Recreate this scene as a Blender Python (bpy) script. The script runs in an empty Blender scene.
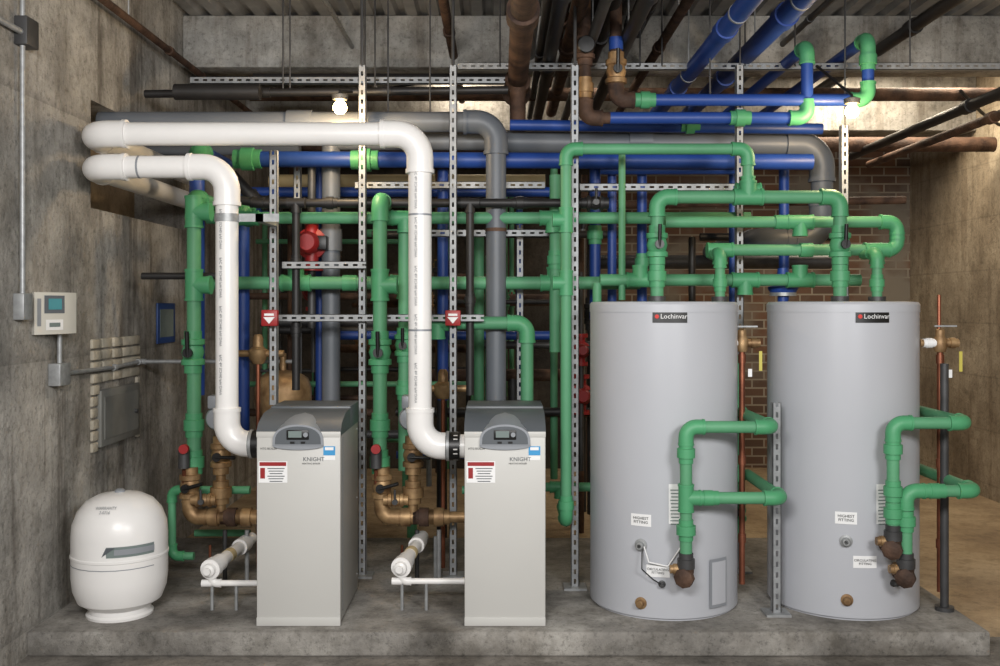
import bpy, bmesh, math, random
from mathutils import Vector, Matrix
random.seed(4)
CAM = 1.51      # camera height above the housekeeping pad (pad top is z=0)
FL = -0.116     # floor level
def at(px, py, D):
    """survey point: photo reading taken at real distance D (m) from the camera"""
    return Vector(((px-500)/1000*D, D, CAM-(py-305)/1000*D))
def mv(p, x=None, y=None, z=None):
    return Vector((p[0] if x is None else x, p[1] if y is None else y, p[2] if z is None else z))

# ---------------------------------------------------------------- materials
def S(c):
    return tuple(((v/255)/12.92 if v/255 <= .04045 else ((v/255+.055)/1.055)**2.4) for v in c)
def mat(name, rgb, rough=.5, metal=0, var=.12, scale=6, bump=0, bscale=60, emit=0, rgb2=None):
    m = bpy.data.materials.new(name); m.use_nodes = True
    nt = m.node_tree; b = nt.nodes['Principled BSDF']
    c = S(rgb)
    tc = nt.nodes.new('ShaderNodeTexCoord')
    n = nt.nodes.new('ShaderNodeTexNoise'); n.inputs['Scale'].default_value = scale; n.inputs['Detail'].default_value = 6
    nt.links.new(tc.outputs['Object'], n.inputs['Vector'])
    r = nt.nodes.new('ShaderNodeValToRGB')
    r.color_ramp.elements[0].position = .3; r.color_ramp.elements[1].position = .7
    c2 = S(rgb2) if rgb2 else tuple(min(1, v*(1+var)) for v in c)
    r.color_ramp.elements[0].color = (*[v*(1-var) for v in c], 1)
    r.color_ramp.elements[1].color = (*c2, 1)
    nt.links.new(n.outputs['Fac'], r.inputs['Fac'])
    nt.links.new(r.outputs['Color'], b.inputs['Base Color'])
    b.inputs['Roughness'].default_value = rough; b.inputs['Metallic'].default_value = metal
    if bump:
        n2 = nt.nodes.new('ShaderNodeTexNoise'); n2.inputs['Scale'].default_value = bscale; n2.inputs['Detail'].default_value = 5
        nt.links.new(tc.outputs['Object'], n2.inputs['Vector'])
        bp = nt.nodes.new('ShaderNodeBump'); bp.inputs['Strength'].default_value = bump; bp.inputs['Distance'].default_value = .02
        nt.links.new(n2.outputs['Fac'], bp.inputs['Height']); nt.links.new(bp.outputs['Normal'], b.inputs['Normal'])
    if emit:
        b.inputs['Emission Color'].default_value = (*c, 1); b.inputs['Emission Strength'].default_value = emit
    return m

def concrete(name, dark, mid, light, boards=0, axis='Z', sc=1.3, bump=.5, stain=.62, stretch=(1.2, 1.2, .35), drip=0, pits=.55):
    m = bpy.data.materials.new(name); m.use_nodes = True
    nt = m.node_tree; L = nt.links; b = nt.nodes['Principled BSDF']
    tc = nt.nodes.new('ShaderNodeTexCoord')
    def noise(s, d=8, rgh=.6, stretch=None):
        n = nt.nodes.new('ShaderNodeTexNoise'); n.inputs['Scale'].default_value = s
        n.inputs['Detail'].default_value = d; n.inputs['Roughness'].default_value = rgh
        if stretch:
            mp = nt.nodes.new('ShaderNodeMapping'); mp.inputs['Scale'].default_value = stretch
            L.new(tc.outputs['Object'], mp.inputs['Vector']); L.new(mp.outputs['Vector'], n.inputs['Vector'])
        else: L.new(tc.outputs['Object'], n.inputs['Vector'])
        return n
    def ramp(src, p0, p1, c0, c1):
        r = nt.nodes.new('ShaderNodeValToRGB'); r.color_ramp.elements[0].position = p0; r.color_ramp.elements[1].position = p1
        r.color_ramp.elements[0].color = (*c0, 1); r.color_ramp.elements[1].color = (*c1, 1); L.new(src, r.inputs['Fac']); return r.outputs['Color']
    def mul(a, c):
        x = nt.nodes.new('ShaderNodeMix'); x.data_type = 'RGBA'; x.blend_type = 'MULTIPLY'
        x.inputs[0].default_value = 1; L.new(a, x.inputs[6]); L.new(c, x.inputs[7]); return x.outputs[2]
    n1 = noise(sc, 9, .65)
    r = nt.nodes.new('ShaderNodeValToRGB'); e = r.color_ramp.elements
    e[0].position = .34; e[0].color = (*S(dark), 1); e[1].position = .66; e[1].color = (*S(light), 1)
    k = e.new(.5); k.color = (*S(mid), 1)
    L.new(n1.outputs['Fac'], r.inputs['Fac'])
    col = mul(r.outputs['Color'], ramp(noise(2.5, 6, .7, stretch).outputs['Fac'], .36, .52, (stain, stain*.97, stain*.93), (1, 1, 1)))
    col = mul(col, ramp(noise(38, 6, .8).outputs['Fac'], .33, .48, (pits, pits, pits), (1, 1, 1)))
    col = mul(col, ramp(noise(9, 8, .75).outputs['Fac'], .38, .5, (.76, .755, .74), (1, 1, 1)))
    if drip: col = mul(col, ramp(noise(1.6, 7, .7, (3, 3, .25)).outputs['Fac'], .38, .48, (drip, drip*.96, drip*.92), (1, 1, 1)))
    if boards:
        sp = nt.nodes.new('ShaderNodeSeparateXYZ'); L.new(tc.outputs['Object'], sp.inputs[0])
        mm = nt.nodes.new('ShaderNodeMath'); mm.operation = 'MULTIPLY'; mm.inputs[1].default_value = 1/boards
        L.new(sp.outputs[axis], mm.inputs[0])
        fr = nt.nodes.new('ShaderNodeMath'); fr.operation = 'FRACT'; L.new(mm.outputs[0], fr.inputs[0])
        col = mul(col, ramp(fr.outputs[0], 0, .04, (.76, .76, .76), (1, 1, 1)))
    L.new(col, b.inputs['Base Color']); b.inputs['Roughness'].default_value = .85
    bp = nt.nodes.new('ShaderNodeBump'); bp.inputs['Strength'].default_value = bump; bp.inputs['Distance'].default_value = .03
    n4 = noise(14, 10, .7); L.new(n4.outputs['Fac'], bp.inputs['Height']); L.new(bp.outputs['Normal'], b.inputs['Normal'])
    return m

def brick(name):
    m = bpy.data.materials.new(name); m.use_nodes = True
    nt = m.node_tree; L = nt.links; b = nt.nodes['Principled BSDF']
    tc = nt.nodes.new('ShaderNodeTexCoord'); sp = nt.nodes.new('ShaderNodeSeparateXYZ'); cb = nt.nodes.new('ShaderNodeCombineXYZ')
    L.new(tc.outputs['Object'], sp.inputs[0]); L.new(sp.outputs['X'], cb.inputs['X']); L.new(sp.outputs['Z'], cb.inputs['Y'])
    t = nt.nodes.new('ShaderNodeTexBrick'); t.inputs['Scale'].default_value = 1
    t.inputs['Brick Width'].default_value = .24; t.inputs['Row Height'].default_value = .085; t.inputs['Mortar Size'].default_value = .008
    t.inputs['Color1'].default_value = (*S((116, 84, 64)), 1); t.inputs['Color2'].default_value = (*S((86, 70, 60)), 1)
    t.inputs['Mortar'].default_value = (*S((150, 140, 124)), 1)
    L.new(cb.outputs[0], t.inputs['Vector'])
    n = nt.nodes.new('ShaderNodeTexNoise'); n.inputs['Scale'].default_value = 1.4; n.inputs['Detail'].default_value = 8
    L.new(tc.outputs['Object'], n.inputs['Vector'])
    r = nt.nodes.new('ShaderNodeValToRGB'); r.color_ramp.elements[0].position = .5; r.color_ramp.elements[1].position = .62
    L.new(n.outputs['Fac'], r.inputs['Fac'])
    x = nt.nodes.new('ShaderNodeMix'); x.data_type = 'RGBA'; L.new(r.outputs['Color'], x.inputs[0])
    L.new(t.outputs['Color'], x.inputs[6]); x.inputs[7].default_value = (*S((126, 118, 106)), 1)
    L.new(x.outputs[2], b.inputs['Base Color']); b.inputs['Roughness'].default_value = .9
    return m

GREEN = mat('green_pp_pipe', (86, 150, 110), .55, var=.12, scale=3)
GREENF = mat('green_pp_fitting', (76, 152, 106), .5, var=.08, scale=3)
BLUE = mat('blue_pp_pipe', (34, 68, 144), .45, var=.12, scale=3)
WHITE = mat('white_pvc', (236, 234, 232), .32, var=.03, scale=3)
GREY = mat('grey_cpvc', (98, 103, 110), .45, var=.08, scale=3)
BLACK = mat('black_iron', (32, 31, 32), .5, var=.2, scale=8)
RUST = mat('rusty_iron', (66, 48, 40), .75, .2, var=.4, scale=10, bump=.3, rgb2=(106, 80, 64))
BRONZE = mat('bronze', (140, 106, 72), .5, .5, var=.35, scale=14, rgb2=(186, 154, 112))
COPPER = mat('copper', (150, 94, 72), .4, .8, var=.35, scale=9)
STEEL = mat('galvanised_steel', (158, 160, 161), .45, .35, var=.18, scale=30)
STRUT = mat('strut_zinc', (146, 148, 150), .5, .3, var=.2, scale=18)
DSTEEL = mat('dark_steel', (74, 74, 75), .5, .4, var=.2, scale=12)
TANKM = mat('grey_tank_enamel', (181, 183, 189), .36, var=.02, scale=2)
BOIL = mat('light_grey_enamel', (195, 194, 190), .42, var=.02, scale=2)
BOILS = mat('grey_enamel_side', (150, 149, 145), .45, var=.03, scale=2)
BOILT = mat('charcoal_enamel', (88, 93, 98), .42, var=.05, scale=4)
PANEL = mat('silver_panel', (146, 150, 156), .4, .15, var=.04)
BLK = mat('black_plastic', (16, 16, 17), .4, var=.1)
LCD = mat('lcd_grey', (120, 132, 130), .25, var=.05)
LCDG = mat('lcd_green', (84, 150, 160), .25, var=.05)
PAPER = mat('white_label', (236, 236, 236), .6, var=.02)
RED = mat('red_paint', (150, 32, 34), .45, var=.15)
SKYB = mat('label_blue', (60, 150, 205), .5, var=.05)
BSIGN = mat('blue_sign', (44, 74, 132), .5, var=.08)
BRICKY = mat('pale_brick', (172, 165, 150), .9, var=.25, scale=12, bump=.4)
CREAM = mat('cream_insulation', (190, 172, 132), .7, var=.1, scale=5)
YEL = mat('yellow_tag', (196, 184, 84), .5, var=.05)
TEXT = mat('label_ink', (26, 26, 28), .6, var=.02)
TEXTR = mat('label_ink_red', (206, 52, 44), .6, var=.02)
BULB = mat('bulb_glow', (255, 205, 130), .4, var=.01, emit=60)
BEIGEBOX = mat('controller_plastic', (214, 212, 204), .45, var=.03)
PATCH = mat('grey_access_plate', (118, 118, 114), .6, .1, var=.15, scale=7)
WALL_L = concrete('concrete_left', (126, 123, 117), (172, 168, 161), (212, 208, 200), boards=1.24, axis='Z', stain=.62, drip=.55, sc=1.1, bump=.8, pits=.5)
WALL_R = concrete('concrete_right', (140, 127, 108), (168, 154, 133), (194, 180, 157), boards=.45, axis='Z', drip=.75, stain=.75)
PADM = concrete('concrete_pad', (104, 101, 97), (142, 138, 132), (176, 172, 165), sc=1.7, bump=.4, stain=.62, stretch=(1, 1, 1), pits=.5)
FLOORF = concrete('concrete_floor_front', (92, 88, 83), (124, 119, 112), (156, 150, 142), sc=2, bump=.4, stain=.6, stretch=(1, 1, 1), pits=.45)
FLOORM = concrete('concrete_floor', (140, 120, 96), (174, 152, 122), (200, 178, 146), sc=1.2, bump=.3, stretch=(1, 1, 1), stain=.85, pits=.75)
DARKW = concrete('dark_plaster', (46, 43, 40), (70, 65, 59), (104, 97, 88), sc=1.0)  # dark tone for the left stretch of the back wall
BEAMM = concrete('painted_concrete', (138, 136, 132), (172, 170, 165), (200, 198, 193), sc=2.5, bump=.5, drip=.7)
DECKM = mat('steel_deck', (142, 141, 139), .55, .1, var=.3, scale=3, rgb2=(176, 174, 171))
BRK = brick('old_brick')

# ---------------------------------------------------------------- builder
class B:
    def __init__(s, name): s.n = name; s.v = []; s.f = []; s.m = []; s.mats = []
    def mi(s, m):
        if m not in s.mats: s.mats.append(m)
        return s.mats.index(m)
    def add(s, vs, fs, m):
        o = len(s.v); k = s.mi(m); s.v += [tuple(v) for v in vs]
        for f in fs: s.f.append(tuple(i+o for i in f)); s.m.append(k)
    def box(s, lo, hi, m, bev=0, seg=2):
        lo, hi = [min(a, b) for a, b in zip(lo, hi)], [max(a, b) for a, b in zip(lo, hi)]
        if not bev:
            x0, y0, z0 = lo; x1, y1, z1 = hi
            s.add([(x0,y0,z0),(x1,y0,z0),(x1,y1,z0),(x0,y1,z0),(x0,y0,z1),(x1,y0,z1),(x1,y1,z1),(x0,y1,z1)],
                  [(0,3,2,1),(4,5,6,7),(0,1,5,4),(1,2,6,5),(2,3,7,6),(3,0,4,7)], m); return
        bm = bmesh.new(); bmesh.ops.create_cube(bm, size=1)
        for v in bm.verts: v.co = Vector([(a+b)/2+(b-a)*c for a, b, c in zip(lo, hi, v.co)])
        bmesh.ops.bevel(bm, geom=bm.edges[:], offset=bev, segments=seg, affect='EDGES', profile=.5)
        bm.verts.index_update()
        s.add([v.co.copy() for v in bm.verts], [[v.index for v in f.verts] for f in bm.faces], m); bm.free()
    def cbox(s, c, size, m, bev=0):
        s.box([a-b/2 for a, b in zip(c, size)], [a+b/2 for a, b in zip(c, size)], m, bev)
    def prism(s, poly, axis, a0, a1, m):
        def mk(p, a):
            if axis == 'x': return (a, p[0], p[1])
            if axis == 'y': return (p[0], a, p[1])
            return (p[0], p[1], a)
        n = len(poly); vs = [mk(p, a0) for p in poly]+[mk(p, a1) for p in poly]
        fs = [tuple(range(n)), tuple(reversed(range(n, 2*n)))]+[(i, i+n, (i+1) % n+n, (i+1) % n) for i in range(n)]
        s.add(vs, fs, m)
    def sweep(s, pts, r, m, n=18):
        pts = [Vector(p) for p in pts]; q = [pts[0]]
        for p in pts[1:]:
            if (p-q[-1]).length > 1e-5: q.append(p)
        pts = q
        T = []
        for i in range(len(pts)):
            a = pts[max(i-1, 0)]; b = pts[min(i+1, len(pts)-1)]; T.append((b-a).normalized())
        u = T[0].orthogonal().normalized(); vs = []; fs = []
        for i, p in enumerate(pts):
            if i: u = (u-T[i]*u.dot(T[i])).normalized()
            w = T[i].cross(u)
            for k in range(n):
                a = 2*math.pi*k/n; vs.append(p+(u*math.cos(a)+w*math.sin(a))*r)
        for i in range(len(pts)-1):
            for k in range(n):
                fs.append((i*n+k, i*n+(k+1) % n, (i+1)*n+(k+1) % n, (i+1)*n+k))
        fs.append(tuple(reversed(range(n)))); fs.append(tuple(range((len(pts)-1)*n, len(pts)*n)))
        s.add(vs, fs, m)
    def tube(s, pts, r, m, fm=None, R=None, fit=True, n=18, fr=1.24, joints=0):
        """pipe along pts with rounded elbows; socket fittings at corners"""
        pts = [Vector(p) for p in pts]; R = R or r*1.7; path = [pts[0]]; fits = []
        for i in range(1, len(pts)-1):
            p = pts[i]; d1 = (p-pts[i-1]); l1 = d1.length; d1.normalize(); d2 = pts[i+1]-p; l2 = d2.length; d2.normalize()
            th = math.acos(max(-1, min(1, d1.dot(d2))))
            if th < .02: continue
            t = min(R*math.tan(th/2), l1*.48, l2*.48); rr = t/math.tan(th/2)
            nn = (d2-d1*d1.dot(d2)).normalized(); st = p-d1*t; c = st+nn*rr
            arc = [c-nn*rr*math.cos(a)+d1*rr*math.sin(a) for a in [th*k/8 for k in range(9)]]
            path += arc
            if fit:
                e = min(r*1.15, l1*.5, l2*.5)
                fits.append([p-d1*(t+e)]+arc+[p+d2*(t+e)])
                for q, d in ((p-d1*(t+e), d1), (p+d2*(t+e), d2)): s.ring(q, d, r*fr*1.07, r*.35, fm or m)
        path.append(pts[-1]); s.sweep(path, r, m, n)
        for f in fits: s.sweep(f, r*fr, fm or m, n)
        if joints:
            for a, b in zip(pts[:-1], pts[1:]):
                L = (b-a).length; k = int(L/joints)
                for j in range(1, k+1): s.ring(a+(b-a)*(j/(k+1)), (b-a), r*fr, r*2.2, fm or m)
    def ring(s, p, d, r, l, m, n=18):
        d = Vector(d).normalized(); p = Vector(p); s.sweep([p-d*l/2, p+d*l/2], r, m, n)
    def cyl(s, a, b, r, m, n=24): s.sweep([a, b], r, m, n)
    def lathe(s, o, axis, prof, m, n=32):
        ax = Vector(axis).normalized(); u = ax.orthogonal().normalized(); w = ax.cross(u); o = Vector(o); vs = []; fs = []
        for r, t in prof:
            for k in range(n):
                a = 2*math.pi*k/n; vs.append(o+ax*t+(u*math.cos(a)+w*math.sin(a))*max(r, .0004))
        for i in range(len(prof)-1):
            for k in range(n): fs.append((i*n+k, i*n+(k+1) % n, (i+1)*n+(k+1) % n, (i+1)*n+k))
        fs.append(tuple(reversed(range(n)))); fs.append(tuple(range((len(prof)-1)*n, len(prof)*n)))
        s.add(vs, fs, m)
    def tee(s, p, main, br, r, m):
        main = Vector(main).normalized(); br = Vector(br).normalized(); p = Vector(p)
        s.cyl(p-main*r*2.1, p+main*r*2.1, r*1.25, m, 18); s.cyl(p, p+br*r*2.3, r*1.25, m, 18)
        s.ring(p+main*r*2.1, main, r*1.34, r*.35, m); s.ring(p-main*r*2.1, main, r*1.34, r*.35, m); s.ring(p+br*r*2.3, br, r*1.34, r*.35, m)
    def union(s, p, d, r, m, k=1.45):
        s.lathe(p, d, [(r*1.2, -r*1.7), (r*1.2, -r*.8), (r*k, -r*.75), (r*k, r*.75), (r*1.2, r*.8), (r*1.2, r*1.7)], m, 16)
    def valve(s, p, d, r, m, hm=None, hd=(0, -1, 0), lever=(0, 0, 1), wheel=False):
        hm = hm or BLK; p = Vector(p); hd = Vector(hd)
        s.lathe(p, d, [(r*1.25, -r*3), (r*1.25, -r*1.9), (r*1.65, -r*1.8), (r*1.65, -r*1.1), (r*1.35, -r*.9), (r*1.6, 0), (r*1.35, r*.9),
                       (r*1.65, r*1.1), (r*1.65, r*1.8), (r*1.25, r*1.9), (r*1.25, r*3)], m, 20)
        q = p+hd*r*2.5; s.cyl(p, q, r*.45, hm, 12)
        if wheel:
            s.lathe(q, hd, [(r*1.3, -.006), (r*1.45, 0), (r*1.3, .006), (r*.3, .008)], hm, 20)
        else:
            L = Vector(lever).normalized(); s.tube([q-L*r*.6, q+L*r*3.0+hd*r*.4], r*.3, hm, fit=False, n=10)
            s.cyl(q-hd*.006, q+hd*.01, r*.7, hm, 14)
    def curved(s, cx, cy, R, px0, px1, z0, z1, m, off=.0025):
        a0 = math.asin(max(-1, (px0-cx)/R)); a1 = math.asin(min(1, (px1-cx)/R)); n = 8; vs = []
        for k in range(n+1):
            a = a0+(a1-a0)*k/n
            for z in (z0, z1): vs.append((cx+math.sin(a)*(R+off), cy-math.cos(a)*(R+off), z))
        s.add(vs, [(2*k, 2*k+2, 2*k+3, 2*k+1) for k in range(n)], m)
    def text(s, txt, size, fn, m, align='CENTER'):
        c = bpy.data.curves.new('t', 'FONT'); c.body = txt; c.size = size; c.align_x = align; c.align_y = 'CENTER'; c.resolution_u = 2
        o = bpy.data.objects.new('t', c); bpy.context.scene.collection.objects.link(o)
        bpy.context.view_layer.update()
        me = o.evaluated_get(bpy.context.evaluated_depsgraph_get()).to_mesh()
        s.add([fn(v.co.x, v.co.y) for v in me.vertices], [tuple(p.vertices) for p in me.polygons], m)
        o.to_mesh_clear(); bpy.data.objects.remove(o); bpy.data.curves.remove(c)
    def done(s, ang=38, parent=None):
        me = bpy.data.meshes.new(s.n); me.from_pydata(s.v, [], s.f)
        for m in s.mats: me.materials.append(m)
        me.polygons.foreach_set('material_index', s.m)
        bm = bmesh.new(); bm.from_mesh(me); bmesh.ops.recalc_face_normals(bm, faces=bm.faces[:]); bm.to_mesh(me); bm.free()
        me.polygons.foreach_set('use_smooth', [True]*len(me.polygons)); me.set_sharp_from_angle(angle=math.radians(ang))
        me.update(); o = bpy.data.objects.new(s.n, me); bpy.context.scene.collection.objects.link(o)
        if parent: o.parent = parent
        return o
    def strut(s, a, b, w=.041, dp=.041, m=None, pitch=.052, slot=.026, sw=.012):
        m = m or STRUT; a = Vector(a); b = Vector(b); d = (b-a); L = d.length; d.normalize()
        side = Vector((1, 0, 0)) if abs(d.z) > .5 else Vector((0, 0, 1)); f = Vector((0, -1, 0)); th = .003
        def bx(t0, t1, s0, s1, y0, y1):
            c = [a+d*t+side*u+f*(-y) for t in (t0, t1) for u in (s0, s1) for y in (y0, y1)]
            s.add(c, [(0,1,3,2),(4,6,7,5),(0,4,5,1),(2,3,7,6),(0,2,6,4),(1,5,7,3)], m)
        bx(0, L, -w/2, -sw/2, 0, th); bx(0, L, sw/2, w/2, 0, th)
        bx(0, L, -w/2, -w/2+th, 0, dp); bx(0, L, w/2-th, w/2, 0, dp)
        t = 0
        while t < L:
            bx(t, min(t+pitch-slot, L), -sw/2, sw/2, 0, th); t += pitch

# ---------------------------------------------------------------- room shell
XL, XR, YB, YF, ZC = -2.19, 4.1, 10.0, -1.6, CAM+2.0
b = B('wall_left'); T = .35
oz0, oz1, oy0, oy1 = CAM+.52, CAM+1.10, 5.35, 6.95
b.box((XL-T, YF, FL-.05), (XL, YB, oz0), WALL_L); b.box((XL-T, YF, oz1), (XL, YB, ZC+.1), WALL_L)
b.box((XL-T, YF, oz0), (XL, oy0, oz1), WALL_L); b.box((XL-T, oy1, oz0), (XL, YB, oz1), WALL_L)
b.box((XL-T-.02, oy0, oz0), (XL-T, oy1, oz1), FLOORM); b.done()
b = B('wall_right'); b.box((XR, YF, FL-.05), (XR+.2, YB, ZC+.1), WALL_R); b.done()
b = B('wall_back'); b.box((1.0, YB, FL-.05), (XR+.2, YB+.2, ZC+.1), BRK); b.box((XL-T, YB-.06, FL-.05), (1.0, YB+.2, ZC+.1), DARKW); b.done()
b = B('floor'); b.box((XL-T, 4.9, FL-.1), (XR+.2, YB+.2, FL), FLOORM); b.box((XL-T, YF, FL-.1), (XR+.2, 4.9, FL), FLOORF); b.done()
b = B('ceiling')
x = XL-.1; prof = []
while x < XR+.1:
    prof += [(x, ZC), (x+.07, ZC), (x+.09, ZC+.04), (x+.13, ZC+.04)]; x += .15
vs = [(p[0], YF, p[1]) for p in prof]+[(p[0], YB, p[1]) for p in prof]; n = len(prof)
b.add(vs, [(i, i+1, i+1+n, i+n) for i in range(n-1)], DECKM); b.box((XL-.3, YF, ZC+.06), (XR+.2, YB, ZC+.12), DECKM); b.done(20)
b = B('ceiling_beam'); b.box((XL, 6.9, CAM+1.64), (XR, 7.2, ZC), BEAMM, .012); b.box((XL, 8.6, CAM+1.5), (XR, 8.9, ZC), BEAMM, .012); b.done()
b = B('concrete_pad')
b.box((XL, 4.62, FL), (2.27, 6.5, 0), PADM, .015); b.done()

# ---------------------------------------------------------------- storage tanks
XA_ = (1, 0, 0)
def tank(cpx, right):
    c = at(cpx, 305, 5.135); cx, cy, R = c.x, c.y, (.372 if not right else .37); ht = 1.525
    if right: cx -= .012
    b = B('hot_water_storage_tank')
    b.lathe((cx, cy, 0), (0, 0, 1), [(R*.96, 0), (R*.96, .012), (R, .014), (R, ht-.05), (R+.003, ht-.05), (R+.003, ht-.012), (R-.006, ht), (R*.8, ht+.003), (0, ht+.004)], TANKM, 72)
    def hit(px, py):
        k = (px-500)/1000; A = k*k+1; Bq = -2*(k*cx+cy); C = cx*cx+cy*cy-R*R; t = (-Bq-math.sqrt(max(0, Bq*Bq-4*A*C)))/(2*A)
        return Vector((t*k, t, CAM-(py-305)/1000*t))
    def nrm(p): return Vector(((p.x-cx)/R, (p.y-cy)/R, 0))
    wrap = lambda x0, z0, o=.006: (lambda u, v: (cx+math.sin(math.asin((x0-cx)/R)+u/R)*(R+o), cy-math.cos(math.asin((x0-cx)/R)+u/R)*(R+o), z0+v))
    def plate(px, py, w, h, m, off=.0025):
        p = hit(px, py); a = math.asin((p.x-cx)/R); x0 = cx+math.sin(a-w/2/R)*R; x1 = cx+math.sin(a+w/2/R)*R
        b.curved(cx, cy, R, x0, x1, p.z-h/2, p.z+h/2, m, off); return p
    p = plate(670 if not right else 873, 316.5, .165, .06, BLK)
    b.text('Lochinvar', .032, wrap(p.x+.018, p.z), PAPER)
    q = hit((670 if not right else 873)-13, 316.5); b.ring(q+nrm(q)*.003, nrm(q), .010, .006, TEXTR)
    for (px, py, w, t) in ((641, 520, .10, 'HIGHEST\nFITTING'), (658, 571, .11, 'CIRCULATING\nFITTING')) if not right else ((846, 518, .10, 'HIGHEST\nFITTING'), (865, 562, .11, 'CIRCULATING\nFITTING')):
        p = plate(px, py, w, .058, PAPER); b.text(t, .019 if t[0] == 'H' else .016, wrap(p.x, p.z), TEXT)
    lx = 675 if not right else 882
    p = plate(lx, 504, .06, .19, PAPER)
    for k in range(11): plate(lx, 490+k*3.4, .045-.004*(k % 3), .005, LCD, .004)
    if not right:
        plate(717, 582, .11, .235, PANEL, .012); plate(717, 582, .09, .205, TANKM, .015)
    def port(px, py, r, m):
        p = hit(px, py); b.lathe(p, nrm(p), [(r*1.6, -.01), (r*1.6, .004), (r, .006), (r, .03), (r*.8, .034)], m, 20)
    A = (641, 545) if not right else (846, 541)
    port(A[0], A[1], .019, STEEL); port(A[0], A[1], .012, DSTEEL)
    port(641 if not right else 847, 603 if not right else 600, .018, BRONZE); port(662 if not right else 893, 584 if not right else 583, .011, DSTEEL)
    for px in ((657, 720) if not right else (840, 877)):
        p = at(px, 300, 5.15 if px in (657, 840) else 5.3)
        b.cyl((p.x, p.y, ht-.01), (p.x, p.y, ht+.03), .045, DSTEEL)
    if not right:
        p = hit(641, 545); b.tube([p+Vector((0, -.03, 0)), p+Vector((-.005, -.06, -.1)), p+Vector((.05, -.06, -.15)), hit(662, 584)+Vector((0, -.02, 0))], .003, BLK, fit=False, n=6)
        b.tube([p+Vector((.01, -.03, 0)), p+Vector((.03, -.05, -.07)), p+Vector((.12, -.05, -.09)), hit(680, 545)+Vector((0, -.03, 0))], .0035, PAPER, fit=False, n=6)
    b.done(30)
    v = B('temperature_pressure_relief_valve'); tx = cx+R
    p = at(742 if not right else 940, 343, 5.13 if not right else 4.99); z = p.z
    v.cyl((tx-.03, p.y, z), p, .019, BRONZE); v.lathe((p.x, p.y, p.z-.045), (0, 0, 1), [(.024, 0), (.032, .015), (.032, .065), (.022, .08), (.022, .11), (.008, .12)], BRONZE, 20)
    v.cyl(p, p+Vector((.085, 0, 0)), .018, BRONZE); v.union(p+Vector((.06, 0, 0)), XA_, .018, BRONZE, 1.5); v.union(p-Vector((.055, 0, 0)), XA_, .018, PAPER, 1.4)
    v.cbox(p+Vector((.02, -.015, .085)), (.11, .014, .008), STEEL)
    v.cyl(p-Vector((0, 0, .03)), (p.x, p.y, .08), .015, COPPER)
    for k in (.08, .6, 1.0): v.ring((p.x, p.y, p.z-k), (0, 0, 1), .02, .045, COPPER)
    v.cbox((p.x+.085, p.y-.04, p.z-.09), (.016, .003, .10), YEL); v.cbox((p.x+.03, p.y-.045, p.z-.15), (.02, .003, .04), PAPER)
    if right:
        v.cyl((p.x-.005, p.y, p.z+.06), (p.x-.005, p.y, p.z+.24), .009, COPPER)
        s = Vector((2.2, 4.95, 0)); v.cyl(s, (s.x, s.y, p.z-.1), .02, DSTEEL); v.cyl(s, s+Vector((0, 0, .02)), .045, DSTEEL)
    v.done()
tank(663, False); tank(844, True)

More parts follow.
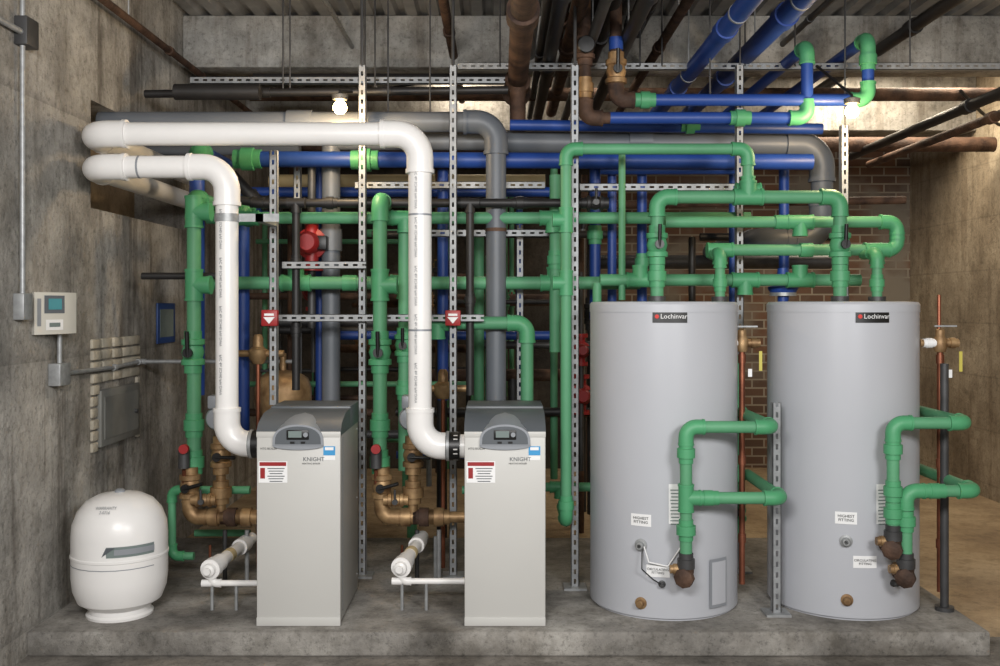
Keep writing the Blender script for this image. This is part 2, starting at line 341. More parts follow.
# ---------------------------------------------------------------- boilers
def boiler(x0, x1):
    b = B('condensing_boiler'); yf, yb = 4.7, 5.3; w = x1-x0; cx = (x0+x1)/2
    b.box((x0+.01, yf+.02, 0), (x1-.01, yb-.01, .03), BLK)
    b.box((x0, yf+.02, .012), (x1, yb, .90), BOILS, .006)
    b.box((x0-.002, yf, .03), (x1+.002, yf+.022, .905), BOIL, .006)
    b.box((x0-.002, yf-.004, .002), (x1+.002, yf+.02, .042), BOIL, .002)
    prof = [(yf+.0, .905), (yf+.0, .915), (yf+.035, .95), (yf+.14, .985), (yf+.20, .992), (yb, 1.0), (yb, .895), (yf, .895)]
    b.prism(prof, 'x', x0-.003, x1+.003, BOILT)
    b.box((x0-.004, yf+.30, .9), (x1+.004, yb+.002, 1.004), BOILT, .004)
    b.box((x0-.003, yf-.004, .888), (x1+.003, yf+.01, .915), BOIL, .003)
    n = 16; vs = []
    def arch(t): return math.sin(t)**.62
    for (yy, hw, zb, hh) in [(yf-.014, .120, .85, .100), (yf+.05, .117, .86, .112), (yf+.12, .108, .89, .094), (yf+.19, .09, .93, .060)]:
        for k in range(n+1):
            a = math.pi*k/n; vs.append((cx-hw*math.cos(a), yy, zb+hh*arch(a)))
    fs = []
    for r in range(3):
        for k in range(n): fs.append((r*(n+1)+k, r*(n+1)+k+1, (r+1)*(n+1)+k+1, (r+1)*(n+1)+k))
    fs += [tuple(range(n+1)), tuple(range(3*(n+1), 4*(n+1)))]
    b.add(vs, fs, PANEL)
    vs = [(cx-.108*math.cos(math.pi*k/n), yf-.016, .857+.084*arch(math.pi*k/n)) for k in range(n+1)]; b.add(vs, [tuple(range(n+1))], BOILT)
    for sx in (-1, 1): b.cbox((cx+sx*.025, yf-.018, .866), (.02, .006, .009), BLK)
    b.cbox((cx, yf-.018, .902), (.105, .008, .046), BLK, .003); b.cbox((cx-.012, yf-.023, .905), (.062, .004, .03), LCD)
    b.ring((cx+.038, yf-.022, .903), (0, 1, 0), .011, .012, PANEL)
    vs = []
    for yy in (yf-.014, yf+.01):
        for k in range(n+1):
            a = math.pi*k/n; vs.append((cx-.120*math.cos(a), yy, .851-.02*math.sin(a)))
    b.add(vs, [(k, k+1, k+n+2, k+n+1) for k in range(n)]+[tuple(range(n+1))], PANEL)
    f = lambda xx, zz: (lambda u, v: (xx+u, yf-.003, zz+v))
    b.text('KNIGHT', .027, f(cx+.072, .785), BOILT); b.text('HEATING BOILER', .011, f(cx+.06, .765), TEXT)
    b.cbox((x1-.05, yf-.001, .825), (.055, .003, .042), SKYB); b.cbox((x1-.05, yf-.003, .835), (.04, .002, .014), PAPER); b.cbox((x1-.05, yf-.001, .792), (.055, .003, .022), PAPER)
    b.text('HTG BOILER', .014, f(x0+.055, .835), TEXT)
    b.cbox((x0+.075, yf-.001, .725), (.135, .003, .1), PAPER); b.cbox((x0+.075, yf-.003, .763), (.125, .002, .018), RED)
    b.cbox((x0+.027, yf-.003, .72), (.022, .002, .05), RED)
    for k in range(6): b.cbox((x0+.09, yf-.003, .742-k*.012), (.08-.01*(k % 3), .002, .004), BOILT)
    b.box((x1, yf+.08, .05), (x1+.002, yf+.083, .88), BOILT)
    for zz in (.1, .5, .86): b.ring((x1, yb-.05, zz), (1, 0, 0), .006, .006, STEEL)
    return b.done(35)
boiler(-1.142, -.752); boiler(-.165, .212)

# ---------------------------------------------------------------- expansion tank
b = B('expansion_tank'); c = at(120, 305, 4.9); o = (c.x, c.y, 0)
b.lathe(o, (0, 0, 1), [(.155, .0), (.157, .012), (.145, .02), (.145, .045)], WHITE, 48)
K = .955
prof = [(.05, .03), (.15, .04), (.205, .075), (.228, .13), (.235, .19), (.235, .285), (.239, .288), (.239, .298), (.235, .302), (.235, .385), (.23, .44), (.205, .50), (.165, .545), (.11, .572), (.04, .583), (0, .584)]
b.lathe(o, (0, 0, 1), [(r*K, z*1.02) for r, z in prof], WHITE, 64)
b.lathe(o, (0, 0, 1), [(.0, .585), (.025, .59), (.025, .603), (.015, .61), (0, .612)], PANEL, 24)
R = .235*K
b.curved(c.x, c.y, R, c.x+.02, c.x+.2, .325, .375, LCD, .003); b.curved(c.x, c.y, R, c.x+.055, c.x+.2, .337, .363, PANEL, .005)
b.curved(c.x, c.y, R, c.x-.2, c.x+.2, .262, .266, PANEL, .003)
b.prism([(c.x+.0, .33), (c.x+.06, .372), (c.x+.02, .372)], 'y', c.y-R-.004, c.y-R+.02, BOILT)
b.text('WARRANTY\n2-0716', .018, lambda u, v: (c.x+u, c.y-.183+v*.95, .54+v), PANEL); b.done(30)

# ---------------------------------------------------------------- white PVC vents
D = 5.0
b = B('white_pvc_vent_pipe')
a = at(88, 134, D); b.tube([(a.x, 6.7, a.z), a, at(420, 134, D), at(420, 446, D), mv(at(420, 446, D), x=-.165)], .058, WHITE, R=.12, n=28, fr=1.16, joints=0)
b.ring((-.235, D, at(0, 446, D).z), (1, 0, 0), .072, .07, BLK, 24); b.ring((-.26, D, at(0, 446, D).z), (1, 0, 0), .075, .014, STEEL, 24)
for py in (215, 330): b.ring(at(420, py, D), (0, 0, 1), .0585, .01, PANEL, 24)
for pz in range(190, 400, 48): b.text('PVC 4in SCH40 PW-DWV', .018, (lambda q: (lambda u, v: (q.x-v, q.y-.0595, q.z-u)))(at(417, pz, D)), GREY)
b.done(30)
b = B('white_pvc_vent_pipe')
a = at(88, 167, D); b.tube([(a.x, 6.8, a.z), a, at(227, 167, D), at(227, 444, D), mv(at(227, 444, D), x=-1.142)], .056, WHITE, R=.12, n=28, fr=1.16)
b.ring((-1.215, D, at(0, 444, D).z), (1, 0, 0), .07, .07, BLK, 24); b.ring((-1.24, D, at(0, 444, D).z), (1, 0, 0), .073, .014, STEEL, 24)
b.ring(at(140, 167, D), (1, 0, 0), .0575, .01, PANEL, 24)
for pz in range(230, 400, 48): b.text('PVC 4in SCH40 PW-DWV', .018, (lambda q: (lambda u, v: (q.x-v, q.y-.0575, q.z-u)))(at(224, pz, D)), GREY)
b.done(30)

# ---------------------------------------------------------------- grey CPVC
b = B('grey_cpvc_pipe'); D = 5.72
b.tube([mv(at(100, 122, D), x=XL-.1), at(496, 122, D), at(496, 392, D), (at(496, 392, D).x, D, .45)], .058, GREY, R=.11, n=24, fr=1.16)
b.ring(at(300, 122, D), (1, 0, 0), .068, .14, GREY, 24); b.ring(at(496, 230, D), (0, 0, 1), .061, .02, RUST, 24); b.done(30)
b = B('grey_cpvc_pipe'); D = 6.1
b.tube([at(500, 142, D), at(822, 145, D), at(822, 240, D), at(760, 240, D), mv(at(760, 240, D), y=7.5)], .066, GREY, R=.14, n=24, fr=1.16)
b.ring(at(640, 142, D), (1, 0, 0), .078, .14, GREY, 24); b.done(30)
b = B('grey_cpvc_pipe'); D = 5.95
b.tube([at(331, 125, D), (at(331, 125, D).x, D, .3)], .055, GREY, n=24); b.ring(at(331, 240, D), (0, 0, 1), .066, .13, GREY, 24)
b.tube([at(331, 142, D), at(500, 142, D)], .05, GREY, n=24); b.done(30)
b = B('grey_cpvc_pipe'); D = 6.35
b.tube([mv(at(100, 105, D), x=XL-.1, z=CAM+1.0), mv(at(300, 105, D), z=CAM+1.0)], .05, GREY, n=24); b.done(30)

# ---------------------------------------------------------------- green pipes
def gp(D, pts, dia, tees=(), valves=(), unions=(), m=GREEN, fm=GREENF, pre=None, post=None, name='green_water_pipe', joints=0):
    r = dia*D/2000; P = [at(x, y, D) for x, y in pts]
    if pre is not None: P = [Vector(q) if len(q) == 3 else q for q in pre(P[0])]+P
    if post is not None: P = P+[Vector(q) for q in post(P[-1])]
    b = B(name); b.tube(P, r, m, fm, joints=joints)
    for (x, y, main, br) in tees: b.tee(at(x, y, D), main, br, r, fm)
    for (x, y, d) in unions: b.union(at(x, y, D), d, r, fm)
    for v in valves:
        x, y, d = v[:3]; b.valve(at(x, y, D), d, r, fm if len(v) < 4 else v[3], v[4] if len(v) > 4 else None)
    return b
XA, YA, ZA = (1, 0, 0), (0, 1, 0), (0, 0, 1)
gp(5.45, [(194, 470), (194, 197)], 14, valves=[(193, 352, ZA)], unions=[(194, 425, ZA), (194, 462, ZA)], tees=[(194, 285, ZA, XA), (194, 212, ZA, XA)],
   post=lambda p: [(p.x, 5.9, p.z)]).done()
gp(5.45, [(380, 470), (380, 200)], 14, valves=[(380, 352, ZA)], unions=[(380, 425, ZA), (380, 462, ZA)],
   tees=[(380, 285, ZA, XA)], post=lambda p: [(p.x, 5.72, p.z)]).done()
gp(5.7, [(207, 218), (750, 218)], 12, tees=[(405, 218, XA, (0, 0, -1)), (245, 218, XA, YA), (553, 218, XA, (0, 0, -1))], joints=1.1).done()
gp(5.75, [(205, 283), (640, 283)], 13, tees=[(405, 283, XA, (0, 0, -1)), (555, 283, XA, ZA), (296, 283, XA, ZA)], joints=1.0).done()
gp(5.72, [(404, 225), (404, 470)], 11.5, valves=[(404, 345, ZA)], unions=[(404, 390, ZA)]).done()
gp(5.72, [(555, 175), (555, 352)], 11, unions=[(555, 260, ZA)]).done()
gp(5.6, [(410, 323), (527, 323), (527, 405)], 13, tees=[(437, 323, XA, (0, 0, -1))], post=lambda p: [(p.x, p.y, .35)]).done()
gp(5.22, [(566, 500), (566, 149), (748, 149), (748, 195)], 11, unions=[(566, 505, ZA)], tees=[(566, 220, ZA, (-1, 0, 0)), (566, 283, ZA, (-1, 0, 0)), (748, 190, XA, (0, 0, 1))],
   pre=lambda p: [(p.x, 5.6, .38), (p.x, p.y, .38)]).done()
gp(5.15, [(657, 296), (657, 197), (840, 197), (840, 296)], 13, valves=[(657, 245, ZA), (840, 245, ZA)], unions=[(657, 276, ZA), (840, 276, ZA)],
   tees=[(748, 197, XA, ZA)]).done()
gp(5.5, [(665, 222), (897, 222), (897, 250), (715, 250)], 11.5, tees=[(800, 222, XA, (0, 0, -1)), (720, 250, XA, (0, 0, -1)), (877, 250, XA, (0, 0, -1))], joints=.7).done()
gp(5.3, [(720, 303), (720, 253)], 10, unions=[(720, 283, ZA)], post=lambda p: [(p.x, 5.5, p.z)]).done()
gp(5.3, [(877, 303), (877, 253)], 10, unions=[(877, 283, ZA)], post=lambda p: [(p.x, 5.5, p.z)]).done()
gp(5.6, [(600, 280), (860, 280)], 12, tees=[(640, 280, XA, ZA), (745, 280, XA, (0, 0, -1)), (800, 280, XA, ZA)]).done()
gp(5.6, [(622, 150), (622, 300)], 7).done()
gp(5.6, [(597, 283), (597, 520)], 9).done()
gp(5.5, [(250, 490), (172, 490), (172, 556)], 8, post=lambda p: [(p.x+.12, p.y, p.z)]).done()
gp(5.6, [(545, 490), (462, 490)], 8).done()
gp(5.7, [(195, 533), (250, 533)], 7).done()
gp(5.7, [(545, 487), (600, 487)], 9, tees=[(560, 487, XA, (0, 0, -1))]).done()

def front_pipes(xl, dx, xv2, y1, y2, yb1, same):
    D = 4.655
    b = B('tank_circulation_pipe'); r = 12.2*D/2000
    A = at(xl, y1, D)
    e1 = at(xl+dx-5, y1, D)
    bot1 = at(xl, yb1, D)
    b.tube([(e1.x, 5.3, e1.z), e1, A, bot1], r, GREEN, GREENF)
    b.union(at(xl, y1+26, D), ZA, r, GREENF, 1.5)
    if same:
        e2 = at(xl+dx+4, y2, D)
        b.tube([(e2.x, 5.3, e2.z), e2, (bot1.x+.0, D, e2.z)], r, GREEN, GREENF); b.tee((bot1.x, D, e2.z), ZA, XA, r, GREENF)
        b.union(at(xl+22, y2, D), XA, r, GREENF, 1.3)
        b.union(at(xl, y2+32, D), ZA, r, GREENF, 1.6); low = [(xl, yb1)]
    else:
        p2 = at(xv2, y2, D); e2 = at(xl+dx+4, y2, D); b2 = at(xv2, yb1+28, D)
        b.tube([(e2.x, 5.3, e2.z), e2, p2, b2], r, GREEN, GREENF)
        b.union(at(xl, y2, D), ZA, r, GREENF, 1.5); b.union(at(xl, y2+22, D), ZA, r, GREENF, 1.5); b.union(at(xv2, y2+30, D), ZA, r, GREENF, 1.5); low = [(xl, yb1), (xv2, yb1+28)]
        b.union(at(xv2+28, y2, D), XA, r, GREENF, 1.3)
    b.done()
    for (x, y) in low:
        p = at(x, y, D); v = B('bronze_drain_elbow'); q = Vector((p.x, D, p.z-.075))
        v.union(p-Vector((0, 0, .015)), ZA, r, DSTEEL, 1.45)
        v.tube([p, q, (q.x, 4.86, q.z)], r*1.05, BRONZE, RUST, R=r*1.5)
        v.lathe(q, (-.55, -1, -.1), [(r*1.3, 0), (r*1.65, .01), (r*1.65, .04), (r*1.2, .05), (r*.6, .055)], RUST, 8)
        v.union((q.x-.045, D+.01, q.z+.03), XA, r*.6, BRONZE, 1.5)
        v.done()
    b = B('pipe_riser')
    b.tube([(e1.x, 5.36, e2.z-.35), (e1.x, 5.36, e1.z+.30)], .03, GREEN); b.tee((e1.x, 5.36, e1.z), ZA, (0, -1, 0), .03, GREENF); b.tee((e1.x, 5.36, e2.z), ZA, (0, -1, 0), .03, GREENF)
    b.valve((e1.x, 5.36, e2.z-.2), ZA, .03, GREENF, BLK); b.done()
front_pipes(686, 92, 686, 427, 498, 560, True)
front_pipes(893, 79, 906, 423, 491, 532, False)

# ---------------------------------------------------------------- blue pipes
def bp(*a, **k): k.setdefault('m', BLUE); k.setdefault('name', 'blue_water_pipe'); return gp(*a, **k)
bp(5.6, [(638, 100), (868, 100), (868, 38)], 12, post=lambda p: [(p.x, 8.5, p.z)], unions=[(645, 100, XA)]).done()
bp(5.6, [(610, 118), (807, 118), (807, 46)], 12, post=lambda p: [(p.x, 8.5, p.z)], unions=[(740, 118, XA), (868, 60, ZA)]).done()
bp(5.95, [(510, 125), (822, 129)], 11, unions=[(690, 126, XA)], pre=None).done()
bp(5.85, [(238, 159), (700, 162), (812, 162)], 16, unions=[(248, 159, XA), (365, 160, XA)]).done()
bp(5.7, [(197, 150), (197, 395)], 15, pre=lambda p: [(p.x, 6.3, p.z)]).done()
bp(5.9, [(243, 205), (243, 430)], 13, pre=lambda p: [(p.x, 6.4, p.z)]).done()
bp(6.1, [(320, 165), (320, 400)], 9).done()
bp(6.0, [(443, 170), (443, 400)], 11).done()
bp(6.0, [(595, 165), (595, 320)], 11, unions=[(595, 235, ZA)]).done()
bp(6.0, [(612, 165), (612, 320)], 9).done()
bp(6.0, [(642, 165), (642, 340)], 10, unions=[(642, 262, ZA)]).done()
bp(6.2, [(784, 165), (784, 300)], 10, unions=[(784, 232, ZA)]).done()
bp(6.2, [(733, 165), (733, 340)], 8).done()
bp(6.3, [(215, 192), (560, 192)], 10).done()
bp(5.9, [(600, 170), (745, 170)], 9).done()
for x, z, r in ((1.17, 1.43, .05), (1.48, 1.50, .055), (1.58, 1.61, .045)):
    b = B('blue_overhead_pipe'); b.tube([(x, 2.5, CAM+z), (x, 8.4, CAM+z)], r, BLUE, n=20)
    for y in (5.2, 6.6): b.ring((x, y, CAM+z), YA, r*1.2, .1, BLUE)
    for y in (4.9, 6.2): b.ring((x, y, CAM+z), YA, r*1.05, .02, STEEL); b.cyl((x, y, CAM+z+r), (x, y, ZC+.02), .005, STEEL, 8)
    b.done()
b = B('blue_flanged_strainer'); p = at(783, 289, 5.75)
b.lathe(p, ZA, [(.055, -.04), (.065, -.03), (.085, 0), (.085, .012), (.05, .02), (.035, .06), (.03, .12)], BLUE, 24); b.ring(p-Vector((0, 0, .03)), ZA, .075, .02, STEEL); b.cyl(p-Vector((0, 0, 1.2)), p, .03, BLUE); b.done()

# ---------------------------------------------------------------- black iron pipes & rusty overheads
def kp(D, pts, dia, m=BLACK, name='black_iron_pipe', **k): return gp(D, pts, dia, m=m, fm=m, name=name, **k)
kp(5.9, [(145, 94), (508, 90)], 8, joints=.9).done()
kp(5.75, [(175, 92), (260, 92)], 16).done()
kp(5.62, [(240, 200), (258, 203), (592, 203)], 9, unions=[(330, 203, XA), (520, 203, XA)], valves=[(595, 203, XA, BLACK)]).done()
kp(5.55, [(296, 200), (296, 390)], 8, unions=[(296, 262, ZA), (296, 330, ZA)], tees=[(296, 203, XA, (0, 0, -1))]).done()
kp(5.55, [(470, 205), (470, 395)], 8, unions=[(470, 300, ZA)], tees=[(470, 203, XA, (0, 0, -1))]).done()
kp(5.62, [(142, 276), (232, 276)], 7).done()
kp(6.2, [(232, 175), (258, 203), (300, 203)], 12).done()
kp(6.4, [(700, 237), (830, 237)], 8).done()
kp(6.4, [(692, 237), (692, 420)], 7).done()
kp(6.6, [(280, 330), (380, 330)], 9).done()
kp(6.6, [(318, 330), (318, 520)], 9).done()
kp(6.5, [(480, 345), (600, 345)], 8, m=DSTEEL, name='steel_pipe').done()
kp(6.8, [(430, 375), (560, 375)], 12, m=RUST, name='rusty_pipe').done()
kp(6.8, [(513, 375), (513, 520)], 10, m=DSTEEL, name='steel_pipe').done()
kp(7.2, [(270, 182), (545, 182)], 15, m=CREAM, name='insulated_pipe').done()
kp(7.5, [(560, 262), (830, 262)], 14, m=DSTEEL, name='steel_pipe').done()
kp(7.6, [(380, 300), (620, 300)], 12, m=RUST, name='rusty_pipe').done()
kp(7.0, [(600, 205), (905, 200)], 8, m=RUST, name='rusty_pipe').done()
def over(x, z, r, m, y0=2.5, y1=8.4, name='overhead_pipe', rings=True):
    b = B(name); b.tube([(x, y0, CAM+z), (x, y1, CAM+z)], r, m, n=18)
    if rings:
        for y in (4.8, 6.3): b.ring((x, y, CAM+z), YA, r*1.3, r*2.4, m)
    b.cyl((x, 5.6, CAM+z), (x, 5.6, ZC+.02), .005, STEEL, 8); b.done()
over(.11, 1.40, .062, RUST, y1=6.6); over(.30, 1.50, .04, BLACK); over(.43, 1.62, .045, RUST); over(.52, 1.5, .03, DSTEEL); over(.63, 1.68, .04, BLACK); over(.2, 1.72, .035, PANEL, rings=False, name='overhead_conduit')
over(-.32, 1.72, .03, RUST); over(.85, 1.78, .05, BLACK); over(1.0, 1.62, .03, RUST); over(-1.02, 1.78, .015, STEEL, name='overhead_conduit', rings=False)
over(.72, 1.5, .04, BLACK); over(.37, 1.8, .05, RUST); over(.25, 1.58, .025, BLACK); over(.58, 1.85, .05, BLACK); over(.48, 1.75, .03, BLACK)
over(2.6, 1.75, .04, BLACK); over(-2.08, 1.6, .022, RUST, name='overhead_conduit')
over(2.95, 1.25, .035, BLACK, y0=4); over(3.1, 1.18, .03, RUST, y0=4)
over(1.95, 1.8, .02, DSTEEL); over(.95, 1.86, .02, BLACK)
b = B('rusty_cross_main'); b.tube([(-1.9, 7.6, CAM+1.6), (4.0, 7.6, CAM+1.6)], .05, RUST, n=18); b.done()
b = B('rusty_cross_main'); b.tube([(-1.9, 8.1, CAM+1.3), (4.0, 8.1, CAM+1.3)], .06, RUST, n=18); b.done()
b = B('black_cross_main'); b.tube([(-1.6, 6.5, CAM+1.47), (.1, 6.5, CAM+1.47)], .035, BLACK, n=18); b.done()
b = B('bronze_valve_drop'); D = 5.6
P = [at(585, 15, D), at(585, 118, D), at(612, 118, D)]; b.tube([mv(P[0], z=ZC)]+P, .033, RUST, RUST, fr=1.35)
b.valve(at(585, 48, D), ZA, .034, RUST, BLK, wheel=True); b.union(at(585, 88, D), ZA, .034, BRONZE); b.done()
b = B('bronze_valve_drop')
b.tube([mv(at(616, 10, D), z=ZC), at(616, 100, D), at(640, 100, D)], .034, RUST, RUST, fr=1.35)
b.valve(at(616, 72, D), ZA, .036, BRONZE, BLK); b.ring(at(616, 44, D), ZA, .04, .07, BLUE); b.done()
b = B('cast_iron_flange'); p = Vector((.11, 6.6, CAM+1.40)); b.lathe(p, (0, -1, 0), [(.09, -.02), (.095, 0), (.095, .03), (.075, .035)], RUST, 20)
b.tube([(.11, 6.2, CAM+1.4), (.11, 6.2, CAM+1.05)], .05, RUST); b.done()
for (x0, y0, z0, x1, y1, z1) in ((2.9, 6.3, 1.35, 4.05, 7.6, 1.35), (-1.9, 6.6, 1.5, -.6, 7.0, 1.55)):
    b = B('hanging_cable'); pts = [Vector((x0+(x1-x0)*t/8, y0+(y1-y0)*t/8, CAM+z0+(z1-z0)*t/8-.1*math.sin(math.pi*t/8))) for t in range(9)]
    b.sweep(pts, .011, BLACK, 8); b.done()

# ---------------------------------------------------------------- strut frame
b = B('slotted_strut_frame')
def vs_(px, py0, py1, D, floor=False):
    a = at(px, py0, D); c = at(px, py1, D)
    if floor: c.z = 0
    if py0 < 0: a.z = ZC
    b.strut(c, a)
    if floor: b.cbox((c.x, D+.02, .006), (.12, .12, .012), STEEL)
vs_(575, 65, 590, 5.32, True); vs_(362, 65, 578, 5.55, True); vs_(453, 65, 578, 5.55, True)
vs_(777, 403, 615, 4.87, True); vs_(273, 150, 405, 5.3); vs_(740, 65, 400, 5.66, True); vs_(845, 125, 300, 5.6)
vs_(520, 225, 400, 5.9); vs_(297, 160, 400, 6.0, True)
def hs_(py, px0, px1, D): b.strut(at(px0, py, D), at(px1, py, D))
hs_(66, 458, 1040, 6.0); hs_(187, 580, 740, 5.6); hs_(265, 282, 366, 5.5); hs_(318, 268, 484, 5.5); hs_(233, 400, 562, 5.8); hs_(185, 355, 545, 5.85); hs_(80, 190, 505, 6.05)
p = at(240, 218, 5.02); q = at(273, 232, 5.3); b.box((p.x, 5.0, p.z-.02), (p.x+.2, 5.006, p.z+.02), STEEL); b.box((q.x-.02, 5.0, p.z-.02), (q.x+.02, 5.3, p.z+.02), STEEL)
b.ring(at(227, 218, 5.0), ZA, .061, .04, STEEL, 24)
b.done()
b = B('threaded_hanger_rods')
for px, D, z in ((283, 5.9, 94), (290, 5.9, 94), (362, 5.55, 65), (375, 5.9, 95), (430, 5.72, 115), (453, 5.55, 65), (662, 6.0, 66), (740, 5.66, 65), (745, 6, 66), (575, 5.32, 65), (795, 6.0, 66), (845, 5.6, 125), (910, 6, 66), (500, 6, 66), (365, 6.05, 80), (640, 6, 66), (388, 5.72, 112), (710, 5.6, 100)):
    p = at(px, z, D); b.cyl(p, (p.x, D, ZC+.02), .005 if px not in (362, 453, 575) else .009, DSTEEL, 8)
b.done()

# ---------------------------------------------------------------- bronze manifolds behind boilers
def manifold(px, x_end, D=5.4):
    b = B('bronze_boiler_manifold')
    b.valve(at(px-2, 486, D), ZA, .034, BRONZE, BLK, lever=(1, 0, .3))
    b.tube([at(px-2, 468, D), at(px-2, 517, D), mv(at(px, 517, D), x=x_end)], .03, BRONZE, BRONZE, fr=1.4)
    for k in (22, 40, 55): b.union(at(px+k, 517, D), XA, .034, RUST if k == 40 else BRONZE, 1.5)
    b.tube([at(px+29, 400, D), at(px+29, 512, D)], .026, BRONZE)
    p = at(px+29, 455, D); b.valve(p, ZA, .034, BRONZE, BLK, lever=(1, 0, 0)); b.union(at(px+29, 492, D), ZA, .036, BRONZE, 1.6)
    p = at(px+27, 418, D-.02); b.lathe(p, (0, -1, 0), [(.055, -.06), (.065, -.05), (.065, .03), (.055, .045), (.02, .05)], PANEL, 24)
    b.cbox(p+Vector((.0, -.02, .09)), (.09, .09, .07), PANEL, .008)
    b.valve(at(px+12, 500, D-.05), XA, .022, BRONZE, DSTEEL)
    for k, m in ((33, DSTEEL), (55, STEEL)): b.tube([at(px+k, 530, D), mv(at(px+k, 530, D), z=0)], .012, m, n=10)
    b.tube([at(px-8, 505, D), at(px-8, 470, D-.05)], .01, COPPER, n=10)
    b.cyl(at(px-8, 450, D-.05), at(px-8, 468, D-.05), .03, DSTEEL, 18); b.ring(at(px-8, 449, D-.09), YA, .025, .03, RED)
    b.tube([at(px+18, 545, D), mv(at(px+18, 545, D), z=0)], .008, COPPER, n=8)
    b.done()
manifold(192, -1.1); manifold(384, -.16)
def neutral(px, py, xend):
    b = B('condensate_neutralizer'); D = 4.95
    p = at(px, py, D); p.z = max(p.z, .17)
    q = Vector((p.x+.06, 5.5, p.z+.02))
    b.tube([p, q], .032, WHITE, n=20); b.ring(p+(q-p)*.12, q-p, .043, .07, WHITE); b.ring(p+(q-p)*.75, q-p, .043, .09, WHITE)
    b.ring(p, q-p, .05, .05, WHITE); b.ring(p+(q-p)*.4, q-p, .034, .05, CREAM); b.lathe(p, p-q, [(.034, .02), (.03, .05), (.018, .055), (.018, .07)], WHITE, 18)
    z = p.z-.075
    b.tube([p, (p.x, p.y, z), (xend, p.y, z)], .015, WHITE, fr=1.35); b.cyl((p.x-.05, p.y, z), (p.x, p.y, z), .018, WHITE)
    b.tube([(p.x+.12, p.y, z), (p.x+.12, p.y, .0)], .008, STEEL, n=8); b.tube([(p.x-.0, p.y, z), (p.x-.0, p.y, .0)], .008, STEEL, n=8)
    b.tube([(p.x+.13, 5.5, q.z), (p.x+.13, 5.5, 0)], .01, STEEL, n=8); b.done()
neutral(212, 568, -1.14); neutral(402, 566, -.165)

# ---------------------------------------------------------------- pumps & equipment behind
def pump(px, py, D, m, s=1.0, nm='circulator_pump'):
    b = B(nm); p = at(px, py, D)
    b.lathe(p, (0, -1, 0), [(.06*s, -.1*s), (.08*s, -.08*s), (.08*s, -.03*s), (.055*s, -.02*s), (.055*s, .08*s), (.04*s, .1*s), (0, .1*s)], m, 24)
    b.cyl(p-Vector((0, -.05, .14*s)), p+Vector((0, .05, .14*s)), .035*s, m); 
    for k in (-1, 1): b.lathe(p+Vector((0, .05, .13*s*k)), ZA, [(.06*s, -.012), (.06*s, .012)], m, 20)
    b.cyl(p+Vector((0, .05, -.5)), p+Vector((0, .05, .5)), .02*s, DSTEEL); b.cbox(p+Vector((.06*s, 0, 0)), (.06*s, .08*s, .07*s), BLK, .005); b.done()
pump(310, 243, 5.85, RED, 1.15); pump(312, 292, 6.2, RED, .8); pump(582, 395, 6.5, RED, .9); pump(582, 350, 6.4, RED, .7); pump(498, 420, 6.3, DSTEEL); pump(600, 455, 6.7, RED, .8)
b = B('brass_expansion_vessel'); p = at(283, 395, 6.0)
b.lathe(p, ZA, [(0, -.17), (.08, -.165), (.15, -.12), (.17, -.04), (.17, .04), (.15, .1), (.09, .14), (.02, .15), (.02, .25)], BRONZE, 40)
b.cyl((p.x, p.y, -.0), (p.x, p.y, p.z-.1), .05, DSTEEL); b.done()
for px, py in ((443, 385), (258, 350)):
    b = B('pressure_reducing_valve'); p = at(px, py, 5.75)
    b.lathe(p, ZA, [(.03, -.08), (.05, -.05), (.055, 0), (.03, .02), (.03, .07), (.02, .09)], BRONZE, 20); b.tube([p-Vector((.12, 0, .02)), p+Vector((.15, 0, -.02))], .02, BRONZE); b.cyl(p, (p.x, p.y, 0), .012, COPPER); b.done()
for px in (270, 453):
    b = B('red_alarm_switch'); p = at(px, 318, 5.25 if px == 270 else 5.5)
    b.cbox(p, (.085, .04, .085), RED, .006); b.prism([(p.x-.03, p.z+.005), (p.x+.03, p.z+.005), (p.x, p.z-.03)], 'y', p.y-.024, p.y-.018, PAPER); b.cbox(p+Vector((0, -.022, .018)), (.05, .003, .012), PAPER); b.done()
rr = random.Random(7)
b = B('background_pipework'); 
for k in range(34):
    D = rr.uniform(6.4, 7.8); px = rr.uniform(235, 600); y0 = rr.uniform(160, 260); r = rr.choice([.018, .025, .035, .02]); m = rr.choice([BLACK, DSTEEL, RUST, BLUE, GREEN, GREEN, DSTEEL, STEEL, RUST])
    a = at(px, y0, D); b.tube([a, (a.x, D, rr.uniform(-.1, .8))], r, m, n=12)
    if k % 2: b.valve(mv(a, z=a.z-rr.uniform(.3, .9)), ZA, r*1.1, rr.choice([BRONZE, m]), rr.choice([RED, BLK, YEL]))
for k in range(22):
    D = rr.uniform(6.4, 7.8); r = rr.choice([.018, .025, .03]); m = rr.choice([BLACK, DSTEEL, RUST, GREEN, BLUE, RUST]); a = at(rr.uniform(230, 420), rr.uniform(210, 470), D)
    b.tube([a, a+Vector((rr.uniform(.6, 1.8), 0, 0))], r, m, n=12)
b.done()

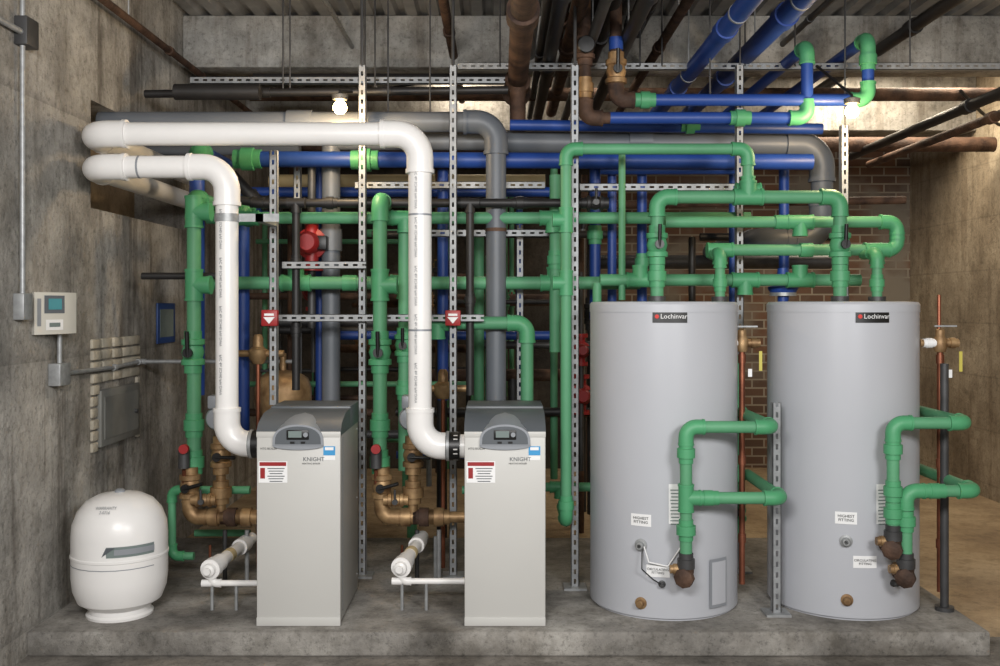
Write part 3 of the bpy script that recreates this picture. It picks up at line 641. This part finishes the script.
# ---------------------------------------------------------------- left-wall fixtures (x = XL plane)
def wl(px, py):
    D = -XL*1000/(500-px); return Vector((XL, D, CAM-(py-305)/1000*D))
b = B('wall_controller'); p = wl(58, 313); z0, z1 = p.z-.10, p.z+.10
A, Bq = Vector((XL+.02, 4.66)), Vector((XL+.08, 4.86))
b.prism([(XL, 5.0), (XL, 4.68), (A.x, A.y), (Bq.x, Bq.y), (XL+.08, 4.98)], 'z', z0, z1, BEIGEBOX)
nn = Vector(((Bq-A).y, -(Bq-A).x)).normalized()
def slant(t0, t1, za, zb, m, o):
    c = [A+(Bq-A)*t+nn*o for t in (t0, t1)]; b.add([(c[0].x, c[0].y, za), (c[1].x, c[1].y, za), (c[1].x, c[1].y, zb), (c[0].x, c[0].y, zb)], [(0, 1, 2, 3)], m)
slant(.3, .95, p.z+.0, p.z+.085, GREY, .002); slant(.42, .85, p.z+.018, p.z+.07, LCDG, .004); slant(.08, .2, p.z-.06, p.z+.07, PANEL, .002); slant(.35, .9, p.z-.08, p.z-.03, PAPER, .002); slant(.45, .8, p.z-.065, p.z-.045, LCD, .004)
q = wl(48, 375); b.cyl((XL+.03, p.y-.05, p.z-.08), (XL+.03, p.y-.05, q.z), .012, STEEL, 12); b.done()
b = B('junction_box'); b.box((XL, p.y-.11, q.z-.055), (XL+.06, p.y+.01, q.z+.055), STEEL, .005)
b.tube([(XL+.03, p.y, q.z), (XL+.03, 5.6, q.z-.01), (XL+.03, 6.0, q.z), (-1.2, 6.0, q.z)], .012, STEEL, n=12, fr=1.4); b.done()
b = B('electrical_conduit'); p = wl(17, 300); b.cyl((XL+.025, p.y, p.z), (XL+.025, p.y, ZC), .012, STEEL, 12); b.box((XL, p.y-.04, p.z-.09), (XL+.05, p.y+.05, p.z+.03), STEEL, .005)
p2 = wl(20, 32); b.box((XL, p2.y-.06, p2.z-.07), (XL+.06, p2.y+.06, p2.z+.06), DSTEEL, .005); b.done()
b = B('electrical_conduit'); p2 = wl(8, 28); b.cyl((XL+.03, 3, p2.z), (XL+.03, p2.y+.2, p2.z), .014, STEEL, 12); b.done()
b = B('blue_framed_sign'); p = wl(165, 323); b.box((XL, p.y-.17, p.z-.13), (XL+.012, p.y+.17, p.z+.13), BSIGN, .003); b.box((XL+.012, p.y-.13, p.z-.09), (XL+.014, p.y+.13, p.z+.09), LCD); b.done()
b = B('access_hatch'); ya, yb = wl(90, 400).y, wl(138, 400).y; z0, z1 = wl(100, 450).z, wl(100, 342).z
b.box((XL, ya+.08, z0+.02), (XL+.03, yb-.05, z0+.33), PATCH, .005); b.box((XL+.03, ya+.12, z0+.06), (XL+.034, yb-.09, z0+.29), PATCH)
b.ring((XL+.04, yb-.14, z0+.17), XA, .012, .02, DSTEEL)
rr = random.Random(3); z = z0
while z < z1-.03:
    bh = .062
    for (u0, u1) in ((ya, ya+.085), (yb-.055, yb)) if z < z0+.34 else ((ya, ya+.13), (ya+.135, ya+.28), (ya+.285, ya+.42), (ya+.425, yb)):
        b.box((XL-.01, u0+.004, z), (XL+.012+rr.uniform(0, .01), u1-.004, z+bh-.01), BRICKY, .008)
    z += bh
b.done()

# ---------------------------------------------------------------- small bulbs in holders on short arms
def lamp(px, py, D, pw, arm):
    b = B('ceiling_lamp'); p = at(px, py, D)
    b.lathe(p, ZA, [(0, -.038), (.022, -.034), (.036, -.016), (.038, .0), (.03, .02), (.018, .032), (.016, .04)], BULB, 24)
    b.lathe(p+Vector((0, 0, .035)), ZA, [(.022, 0), (.04, .004), (.045, .03), (.02, .04)], DSTEEL, 20)
    b.tube([p+Vector((0, 0, .07)), p+Vector((0, 0, .085)), (p.x, arm[1], arm[2])], .008, BLACK, fit=False, n=8)
    b.done(); l = bpy.data.lights.new('bulb_light', 'POINT'); l.energy = pw; l.color = (1, .76, .48); l.shadow_soft_size = .05
    lo = bpy.data.objects.new('bulb_light', l); bpy.context.scene.collection.objects.link(lo); lo.location = p-Vector((0, .06, .11))
lamp(340, 107, 5.45, 18, at(340, 92, 5.9)); lamp(852, 111, 5.4, 18, at(852, 66, 6.0))

# ---------------------------------------------------------------- room lights
def area(loc, target, size, pw, col):
    l = bpy.data.lights.new('unseen_area_light', 'AREA'); l.shape = 'RECTANGLE'; l.size = size[0]; l.size_y = size[1]; l.energy = pw; l.color = col
    o = bpy.data.objects.new('unseen_area_light', l); bpy.context.scene.collection.objects.link(o); o.location = loc
    o.rotation_euler = (Vector(target)-Vector(loc)).to_track_quat('-Z', 'Y').to_euler()
area((-.6, .2, 2.5), (-.7, 5.2, 1.2), (1.2, .6), 138, (1, .985, .965))  # unseen flash-like frontal fill, this and the next; no fixture modelled
area((1.8, .3, 2.4), (.6, 5.2, 1.2), (1.0, .6), 108, (1, .985, .965))
area((.2, 7.9, CAM+1.95), (.3, 8.0, 0), (2.0, .3), 32, (1, .86, .68))  # unseen warm light added behind the front beam to lift the back
area((3.2, 7.9, CAM+1.95), (3.3, 8.0, 0), (1.2, .3), 60, (1, .86, .66))  # added warm light hidden by the beam, brightens back-right floor and wall
w = bpy.data.worlds.new('World'); bpy.context.scene.world = w; w.use_nodes = True
w.node_tree.nodes['Background'].inputs[0].default_value = (.95, .96, 1, 1); w.node_tree.nodes['Background'].inputs[1].default_value = .36

cam = bpy.data.cameras.new('camera'); co = bpy.data.objects.new('camera', cam); bpy.context.scene.collection.objects.link(co)
co.location = (0, 0, CAM); co.rotation_euler = (math.pi/2, 0, 0); cam.lens = 36; cam.sensor_width = 36; cam.shift_y = -.028; cam.clip_start = .05
bpy.context.scene.camera = co
try: bpy.context.scene.view_settings.view_transform = 'Standard'
except Exception: pass
